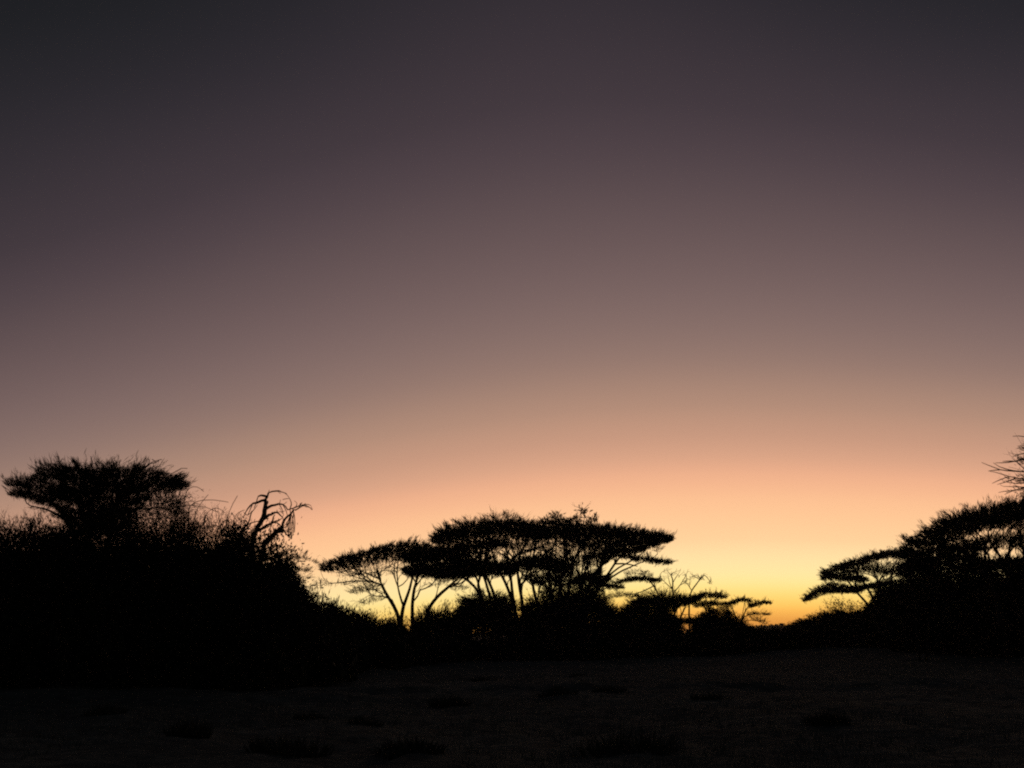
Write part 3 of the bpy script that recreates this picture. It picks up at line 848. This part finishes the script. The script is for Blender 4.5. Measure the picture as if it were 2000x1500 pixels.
# the near tree beyond the frame whose bare branches hang in
E = 30.0
make_tree('thorn_tree', 'near thorn tree whose bare curved branches hang into the right edge', 'tree', E,
          [[(2230, 1180), (2215, 1080), (2190, 1000), (2150, 950), (2110, 915), (2060, 895)]],
          [Tier([(1993, 897, 4), (2010, 892, 6), (2040, 888, 9), (2090, 880, 16), (2150, 875, 18)], E, 1.2, 1.00, 1.3),
           Tier([(1984, 934, 2), (2000, 932, 5), (2040, 930, 8), (2090, 925, 12)], E, 1.0, 0.88, 1.3, .5),
           Tier([(2006, 868, 5), (2040, 855, 10), (2100, 845, 16), (2170, 840, 16)], E, 1.4, 0.88, 1.3),
           Tier([(1990, 955, 3), (2010, 950, 6), (2050, 950, 8)], E, 0.8, 0.44, 1.2, -.4)],
          0.14, r0=0.006, seg=0.2, tips=9, leaf=(0.04, 0.014), cl=0.45, twl=0.5, tww=0.006,
          side=[[(2110, 915), (2060, 920), (2000, 922), (1975, 919), (1955, 920), (1942, 914), (1930, 906), (1917, 903)],
                [(1990, 921), (1968, 918), (1950, 914), (1940, 904)], [(1960, 920), (1945, 917), (1930, 920)],
                [(2060, 895), (2010, 896), (1985, 900), (1965, 905), (1944, 904)], [(1985, 900), (1968, 899), (1958, 901)],
                [(2090, 925), (2030, 936), (1985, 936), (1965, 928), (1945, 922), (1932, 920)], [(1972, 933), (1955, 935), (1938, 944)], [(1985, 936), (1965, 942), (1948, 946)],
                [(2150, 950), (2060, 945), (2005, 952), (1980, 956), (1962, 966)], [(1990, 954), (1972, 958), (1950, 962)], [(2005, 952), (1985, 950), (1960, 950)],
                [(2110, 915), (2050, 870), (2010, 855), (1990, 848), (1978, 852)], [(2060, 895), (2020, 880), (1998, 884), (1978, 892)], [(2020, 880), (2000, 872), (1985, 876)],
                [(2030, 936), (2000, 945), (1975, 944), (1958, 940)]],
          extra=np.array([P(x, y, E + rng.normal() * 0.5) for x, y in [(1975, 880), (1982, 888), (1988, 905), (1970, 912), (1962, 930), (1955, 945), (1968, 962), (1978, 948), (1990, 965), (1995, 860), (1988, 893), (1976, 895), (1970, 884), (1990, 940), (1983, 925), (1966, 955)]]))

# ------------------------------------------------------------------ left-hand thicket
A_ = 36.0
make_tree('acacia_tree', 'flat-topped thorn tree rising out of the dense left-hand thicket', 'tree', A_,
          [[(185, 1200), (180, 1100), (172, 1040), (160, 1000), (140, 960), (120, 940)],
           [(200, 1200, .6), (205, 1100, .6), (215, 1040, .6), (228, 985, .6), (250, 945, .6)],
           [(175, 1200, -.4), (160, 1080, -.4), (138, 1025, -.4), (112, 988, -.4), (85, 972, -.4), (50, 962, -.4)]],
          [Tier([(285, 962, 14), (310, 968, 22), (340, 978, 24), (358, 1000, 18)], A_, 0.7, 0.8, 0.8, -.3),
           Tier([(30, 953, 9), (50, 955, 15), (75, 958, 20), (105, 965, 28), (125, 975, 30)], A_, 0.7, 1.0, 1.4),
           Tier([(14, 946, 3), (32, 942, 8), (52, 941, 12), (80, 944, 17), (115, 948, 22)], A_, 0.9, 2.0, 2.4, -.3),
           Tier([(18, 965, 3), (38, 965, 6), (65, 968, 9), (100, 978, 14), (130, 995, 14)], A_, 0.8, 2.0, 2.2, .2),
           Tier([(86, 940, 6), (105, 928, 11), (130, 926, 17), (165, 931, 18), (200, 933, 19), (250, 934, 20), (285, 931, 20), (320, 934, 16), (345, 940, 9), (362, 946, 3)], A_, 2.2, 4.6, 1.3),
           Tier([(105, 920, 5), (140, 916, 7), (190, 918, 6), (240, 916, 6), (290, 914, 8), (325, 922, 6)], A_, 1.8, 0.7, 1.6, 0, 3.0),
           Tier([(112, 962, 10), (150, 966, 26), (200, 968, 34), (245, 964, 28), (275, 954, 14)], A_, 1.8, 4.4, 1.2),
           Tier([(132, 1008, 12), (165, 1010, 26), (210, 1012, 30), (256, 1004, 22)], A_, 1.4, 4.2, 1.0),
           Tier([(58, 992, 2), (85, 996, 5), (110, 1002, 6)], A_, 0.6, 0.44, 1.5)],
          0.17, r0=0.014, seg=0.22, tips=10, core=False, leaf=(0.085, 0.0105), cl=0.5, twl=0.36, tww=0.011, group='trees of the left-hand thicket',
          side=[[(138, 1025), (112, 1004), (85, 992), (60, 988)]],
          extra=np.array([P(x, y, A_ + rng.normal() * 0.4) for x, y in [(108, 904), (122, 896), (138, 903), (128, 905), (190, 902), (222, 902), (263, 899), (290, 896), (297, 897), (310, 900), (316, 897), (345, 920), (366, 915), (105, 912), (88, 918)]]))
make_bush('climber', 'loose curtain of creeper leaves hanging from the flat-topped thorn tree', 'climber', A_ - 1,
          [(250, 985), (268, 962), (290, 955), (315, 950), (340, 955), (354, 970), (362, 990), (372, 1020), (385, 1045)], W=0.9, od=0.3, rim=0.5, low=0.66,
          leaf=(0.05, 0.011), tw=100, twl=0.45, tww=0.008, inner=1.2, up=-0.6, stems=7, tips=200, R=0.04, hang=40)
GL = 'bushes of the left-hand thicket'
make_bush('thorn_shrub', 'twiggy bush at the far left edge below the flat crown', 'bush', 33,
          [(-90, 1000), (-40, 1010), (0, 1018), (25, 1016), (45, 1018), (70, 1020), (100, 1022), (130, 1030), (150, 1070)], W=1.8, od=4.5, rim=1.5,
          leaf=(0.06, 0.016), tw=110, twl=0.6, tww=0.008, twup=0.9, group=GL, stems=7, tips=140)
make_bush('thicket_bush', 'broad black bush under the flat-topped thorn tree', 'bush', 32.5,
          [(80, 1085), (105, 1035), (130, 1010), (170, 1000), (220, 1000), (260, 1012), (290, 1030), (350, 1046), (390, 1058), (420, 1085)], W=1.8, od=4.5, rim=1.2,
          leaf=(0.06, 0.016), tw=25, twl=0.4, tww=0.008, group=GL, stems=7, tips=120)
make_bush('thorn_shrub', 'see-through twiggy shrub with thin arching canes beside the dead tree', 'shrub', 34,
          [(330, 1015), (350, 998), (372, 1000), (395, 1000), (415, 1006), (432, 1006), (450, 1012), (470, 1012), (485, 1030), (500, 1060)], W=1.0, od=0.9, rim=0.5,
          leaf=(0.05, 0.012), tw=130, twl=0.6, tww=0.008, inner=1.3, stems=8, tips=260, R=0.045, group=GL)
cane = make_tree('creeper', 'tangle of thin bare creeper canes arching over the twiggy shrub', 'creeper', 34.5,
          [[(372, 1060), (366, 1010), (370, 985), (390, 977), (415, 976), (432, 978), (446, 981)],
           [(345, 1060, .2), (340, 1000, .2), (350, 988, .2), (375, 986, .2), (405, 991, .2), (425, 1000, .2)],
           [(362, 1060, -.2), (358, 1000, -.2), (362, 960, -.2), (374, 948, -.2), (388, 950, -.2), (398, 960, -.2)],
           [(378, 1060, .3), (380, 1005, .3), (392, 982, .3), (407, 966, .3)],
           [(440, 1060, 0), (444, 1010, 0), (452, 988, 0), (464, 968, 0)],
           [(350, 1060, .1), (345, 990, .1), (349, 965, .1), (358, 944, .1), (372, 942, .1)],
           [(455, 1060, -.2), (456, 1012, -.2), (462, 1000, -.2), (478, 996, -.2)],
           [(400, 1060, .2), (398, 1010, .2), (410, 994, .2), (428, 990, .2), (440, 1002, .2)]], [], 0.014, r0=0.008, seg=0.15, min_branch=99)
make_tree('dead_tree', 'gnarled dead tree with bare claw-like limbs and a hanging beard of twigs', 'tree', 33,
          [[(488, 1120), (490, 1068), (497, 1046), (507, 1022), (516, 1004), (519, 990), (516, 977), (521, 966), (531, 960)],
           [(505, 1120, .2), (514, 1066, .2), (527, 1049, .2), (543, 1038, .2), (554, 1021, .2), (562, 1008, .2), (571, 999, .2), (584, 991, .2), (597, 983, .2)],
           [(462, 1120, -.2), (466, 1050, -.2), (474, 1034, -.2), (485, 1024, -.2), (491, 1014, -.2), (489, 1008, -.2)]],
          [], 0.15, r0=0.010, seg=0.12, wob=0.13, side_r=0.75, bark=M_DEAD, jit=0.06, plen=0.05, min_branch=3, free=0.5, group='trees of the left-hand thicket',
          strands=[[(568, 1002), (569, 1014), (568, 1030), (566, 1048)], [(570, 1000), (573, 1012), (574, 1030), (572, 1046)], [(565, 1005), (564, 1020), (561, 1038)], [(572, 998), (576, 1010), (576, 1024), (575, 1040)],
                   [(562, 1008), (560, 1020), (558, 1034)], [(571, 999), (571, 1020), (569, 1052)], [(567, 1003), (566, 1022), (563, 1046)], [(596, 984), (604, 989), (610, 996)], [(548, 961), (555, 961), (560, 965)],
                   [(485, 990), (478, 1000), (475, 1012)], [(494, 983), (488, 996), (484, 1006)], [(502, 976), (500, 984), (496, 992)], [(546, 983), (552, 992), (553, 1004)], [(554, 986), (560, 996), (561, 1006)], [(566, 974), (560, 973), (552, 976)]],
          side=[[(531, 960), (541, 958), (550, 961)], [(516, 978), (506, 978), (494, 983), (485, 990), (479, 1002)], [(521, 966), (512, 964), (505, 968), (502, 976)],
                [(517, 998), (524, 990), (534, 985), (546, 983), (556, 986), (562, 996)], [(519, 990), (525, 982), (523, 978)],
                [(511, 1018), (522, 1006), (530, 1001), (540, 1000), (549, 1004), (553, 1012)], [(501, 1038), (511, 1033), (519, 1026), (530, 1020), (544, 1019), (551, 1012)],
                [(530, 1020), (531, 1010), (537, 1005)], [(564, 1006), (569, 996), (570, 985), (566, 974)], [(584, 991), (583, 984), (590, 982)], [(571, 999), (580, 990), (590, 984), (601, 985)],
                [(543, 1038), (550, 1036), (553, 1030)], [(474, 1034), (481, 1034), (489, 1026)], [(549, 1028), (556, 1030), (560, 1026)],
                [(569, 996), (577, 994), (580, 985)], [(485, 1024), (494, 1022), (498, 1014)]],
          extra=np.array([P(x, y, 33 + rng.normal() * 0.25) for x, y in
                          [(559, 1036), (562, 1044), (565, 1050), (568, 1046), (571, 1040), (573, 1030), (570, 1050), (566, 1040), (563, 1030), (560, 1022), (572, 1020), (569, 1034), (574, 1044),
                           (476, 1000), (482, 1006), (487, 1004), (492, 998), (604, 990), (610, 995), (598, 990), (548, 964), (555, 962), (526, 957), (508, 966), (545, 992), (556, 998), (548, 976), (560, 980), (575, 978), (497, 994), (503, 986)]] + [P(x, y, 33 + rng.normal() * 0.3) for x, y in np.c_[rng.uniform(470, 560, 40), rng.uniform(1000, 1050, 40)] if y > 1005 + abs(x - 505) * 0.3]))
make_bush('bush', 'round-leaved bush at the foot of the gnarled dead tree', 'bush', 31.5,
          [(395, 1075), (425, 1050), (448, 1036), (468, 1026), (480, 1032), (492, 1040), (505, 1050), (520, 1046), (536, 1042), (550, 1052), (557, 1070), (566, 1082), (574, 1110)], W=1.3, od=4.0, rim=1.8,
          leaf=(0.045, 0.026), tw=12, twl=0.3, tww=0.007, group=GL, stems=6, tips=90)
make_bush('succulent_shrub', 'shrub of upright stubby shoots at the outer end of the left-hand thicket', 'shrub', 33,
          [(540, 1100), (556, 1082), (566, 1076), (574, 1084), (582, 1098), (588, 1112), (590, 1132), (600, 1152), (612, 1166)], W=1.3, od=3.6, rim=1.4,
          leaf=(0.09, 0.018), up=1.6, tw=12, twl=0.3, tww=0.014, twup=1.6, group=GL, stems=6, tips=90)
make_tree('acacia_tree', 'small feathery thorn tree whose thin shelves poke out of the thicket end', 'tree', 37,
          [[(560, 1200), (563, 1140), (568, 1115), (576, 1098), (588, 1090)]],
          [Tier([(560, 1090, 3), (575, 1086, 4), (592, 1087, 4), (610, 1093, 2.5), (622, 1100, 1)], 37, 0.6, 1.25, 1.6),
           Tier([(572, 1104, 4), (588, 1110, 5), (602, 1113, 3), (612, 1115, 1)], 37, 0.5, 1.25, 1.6, .2),
           Tier([(578, 1125, 4), (592, 1128, 4), (604, 1124, 2)], 37, 0.5, 0.75, 1.2),
           Tier([(585, 1142, 3), (600, 1146, 4), (614, 1150, 2)], 37, 0.4, 0.44, 1.4, .3)],
          0.06, r0=0.006, seg=0.18, tips=14, leaf=(0.07, 0.01), cl=0.3, twl=0.45, tww=0.009, group='trees of the left-hand thicket')
for lab, D, prof, W, up in [
    ('knobbly low bush at the lower end of the left-hand thicket', 38, [(575, 1190), (588, 1160), (600, 1152), (612, 1163), (624, 1168), (634, 1163), (642, 1176), (660, 1205)], 1.4, 1.2),
    ('low grassy shrub on the slope running down from the thicket', 48, [(620, 1200), (636, 1180), (652, 1186), (672, 1193), (700, 1198), (730, 1202), (760, 1206), (790, 1218)], 1.8, 1.5)]:
    make_bush('bush', lab, 'bush', D, prof, W=W, od=4.0, rim=1.8, leaf=(0.07, 0.016), up=up, tw=44, twl=0.35, tww=0.009, twup=1.4, group=GL)

# ------------------------------------------------------------------ undergrowth that reads as one dark mass
def band(name, label, pts, od, la, lb, W):
    pts = np.array(pts, float)                   # x pixel, top y pixel, depth
    bt = Bits()
    for a, b in zip(pts[:-1], pts[1:]):
        pa, pb = P(a[0], a[1], a[2]), P(b[0], b[1], b[2])
        L = np.linalg.norm((pb - pa)[:2])
        hgt = 0.5 * (pa[2] + pb[2])
        n = int(od * L * max(0.8, hgt) / (la * lb))
        t = rng.random(n); w = rng.uniform(-1, 1, n) * W
        dirn = (pb - pa)[:2] / L; nor = np.array([-dirn[1], dirn[0]])
        xy = pa[:2] + t[:, None] * (pb - pa)[:2] + w[:, None] * nor
        g = gz(xy[:, 0], xy[:, 1])
        s_ = t * L + a[0] * 0.07
        top = (pa[2] + (pb[2] - pa[2]) * t - g) * (0.86 + 0.12 * np.sin(s_ * 1.7 + a[0]) * np.sin(s_ * 0.63) + 0.04 * np.sin(s_ * 6)) * np.sqrt(1 - 0.7 * (w / W) ** 2)
        h = rng.random(n)
        c = np.stack([xy[:, 0], xy[:, 1], g + np.maximum(top, 0.2) * h], 1)
        bt.leaves(c, la, lb, 0.5)
        k = (h > 0.75) & (rng.random(n) < 0.5)
        bt.twigs(c[k], unit(rdir(k.sum()) * 0.5 + np.array([0, 0, 1])), rng.uniform(0.15, 0.55, k.sum()), 0.012, 0.5)
    o = link(name, bt.mesh(name, (0, 0, 0)), M_BUSH)
    tag(o, label, 'undergrowth', kind='stuff')


band('undergrowth', 'black scrub along the foot of the left-hand thicket',
     [(-480, 1085, 34), (-160, 1050, 32), (0, 1090, 32), (150, 1110, 31.5), (300, 1110, 31.5), (450, 1120, 32), (560, 1160, 33), (620, 1205, 36)], 3.0, 0.11, 0.07, 1.5)
band('undergrowth', 'black scrub along the foot of the central stand and the gap',
     [(600, 1210, 42), (680, 1210, 50), (760, 1215, 58), (850, 1228, 62), (895, 1238, 64), (915, 1246, 64), (965, 1244, 66), (1010, 1232, 68), (1080, 1222, 70), (1200, 1215, 71), (1235, 1206, 72),
      (1300, 1224, 75), (1360, 1229, 77), (1440, 1222, 79), (1500, 1226, 82), (1560, 1224, 86)], 3.2, 0.14, 0.09, 2.0)
band('undergrowth', 'black scrub along the foot of the right-hand wood',
     [(1540, 1225, 90), (1600, 1212, 88), (1680, 1205, 86), (1760, 1190, 80), (1850, 1170, 72), (1950, 1160, 66), (2060, 1160, 62), (2180, 1160, 60)], 3.0, 0.14, 0.09, 2.2)

# ------------------------------------------------------------------ grass
def blades(cx, cy, nb, h, spread, w):
    n = len(cx) * nb
    x = np.repeat(cx, nb) + rng.normal(size=n) * np.repeat(spread, nb)
    y = np.repeat(cy, nb) + rng.normal(size=n) * np.repeat(spread, nb)
    p = np.stack([x, y, gz(x, y) - 0.02], 1)
    d = unit(rdir(n) * 0.45 + np.array([0, 0, 1.0]))
    return p, d, np.repeat(h, nb) * rng.uniform(0.5, 1.2, n), w


bt = Bits()
nf = 17500
ang = rng.uniform(-0.62, 0.62, nf); dist = 9 * (90 / 9) ** rng.random(nf)
fx, fy = dist * np.tan(ang), dist
patch = np.sin(fx * 0.5 + 1.1 * np.sin(fy * 0.21)) + np.sin(fy * 0.37 + fx * 0.13) + rng.normal(size=nf) * 0.7
k = patch > -0.3
fx, fy = fx[k], fy[k]
p, d, L, w = blades(fx, fy, 5, rng.uniform(0.07, 0.2, len(fx)), np.full(len(fx), 0.07), 0.006)
bt.twigs(p, d, L, w, 0.5)
tag(link('grass', bt.mesh('grass', (0, 0, 0)), M_DRY), 'short dry grass over the open field', 'grass', kind='stuff')

# dark tussocks that stand out on the field
TUS = [(875, 1372, .55, 'dark grass tussock below the straight trunk on the near side of the bank'), (1090, 1364, .5, 'dark tussock just below the low bank near the middle of the field'),
       (1188, 1357, .6, 'wide dark tussock right of the middle on the low bank'), (560, 1476, .75, 'broad dark tussock at the near edge, left of the middle'),
       (1230, 1470, .8, 'biggest near tussock, right of the middle of the field'), (205, 1408, .45, 'small tussock alone in the left of the field'),
       (1385, 1368, .55, 'dark tussock on the right half of the field beyond the bank'), (1130, 1318, .45, 'far tussock close to the foot of the central stand'),
       (710, 1422, .4, 'little tussock between the two near dark clumps'), (370, 1452, .4, 'small near tussock on the left of the field'), (1620, 1420, .4, 'lone tussock on the right of the near field'),
       (940, 1338, .5, 'tussock at the end of the bank under the central stand'), (800, 1470, .6, 'flat near tussock left of the biggest one'), (605, 1405, .4, 'small tussock in front of the end of the thicket')]
for px, py, s, lab in TUS:
    dv = (750.0 - py) / FPX
    D = -EYE * (CP - dv * SP) / (dv * CP + SP)
    q = P(px, py, D)
    bt = Bits()
    n = int(rng.uniform(300, 460))
    a, r = rng.uniform(0, 2 * math.pi, n), np.sqrt(rng.random(n)) * s
    r *= 0.82 + 0.14 * np.sin(2 * a + s * 40) + 0.1 * np.sin(3 * a + px)
    bxy = np.stack([q[0] + r * np.cos(a), q[1] + r * np.sin(a) * 0.8], 1)
    p = np.c_[bxy, gz(bxy[:, 0], bxy[:, 1]) - 0.03]
    d = unit(np.c_[np.cos(a) * r / s * 0.8, np.sin(a) * r / s * 0.8, np.ones(n)] + rdir(n) * 0.25)
    bt.twigs(p, d, rng.uniform(0.12, 0.42, n) * rng.uniform(0.6, 1.15) * (0.6 + s * 0.6) * (1.1 - 0.5 * r / s), 0.012, 0.6)
    base = (q[0], q[1], float(gz(q[0], q[1])))
    o = link('grass_tussock', bt.mesh('grass_tussock', base), M_TUSS, loc=base)
    tag(o, lab, 'tussock', 'dark tussocks on the field')

hz = [(-3400, -3400, -2.0), (3400, -3400, -2.0), (3400, 3450, -2.0), (-3400, 3450, -2.0), (-3400, -3400, 15.0), (3400, -3400, 15.0), (3400, 3450, 15.0), (-3400, 3450, 15.0)]
M_HAZE = bpy.data.materials.new('dusty_air')
M_HAZE.use_nodes = True
hn = M_HAZE.node_tree
hn.nodes.clear()
ho = hn.nodes.new('ShaderNodeOutputMaterial')
hv = hn.nodes.new('ShaderNodeVolumePrincipled')
hv.inputs['Color'].default_value = (0.9, 0.88, 0.86, 1)
hv.inputs['Density'].default_value = 0.00016
hv.inputs['Anisotropy'].default_value = 0.5
hn.links.new(hv.outputs[0], ho.inputs['Volume'])
tag(link('haze', new_mesh('haze', hz, [(0, 3, 2, 1), (4, 5, 6, 7), (0, 1, 5, 4), (1, 2, 6, 5), (2, 3, 7, 6), (3, 0, 4, 7)]), M_HAZE), 'thin dusty evening air over the field', 'haze', kind='stuff')

print('TRIS', sum(len(o.data.loops) - 2 * len(o.data.polygons) for o in bpy.data.objects if o.type == 'MESH'), len(bpy.data.objects))
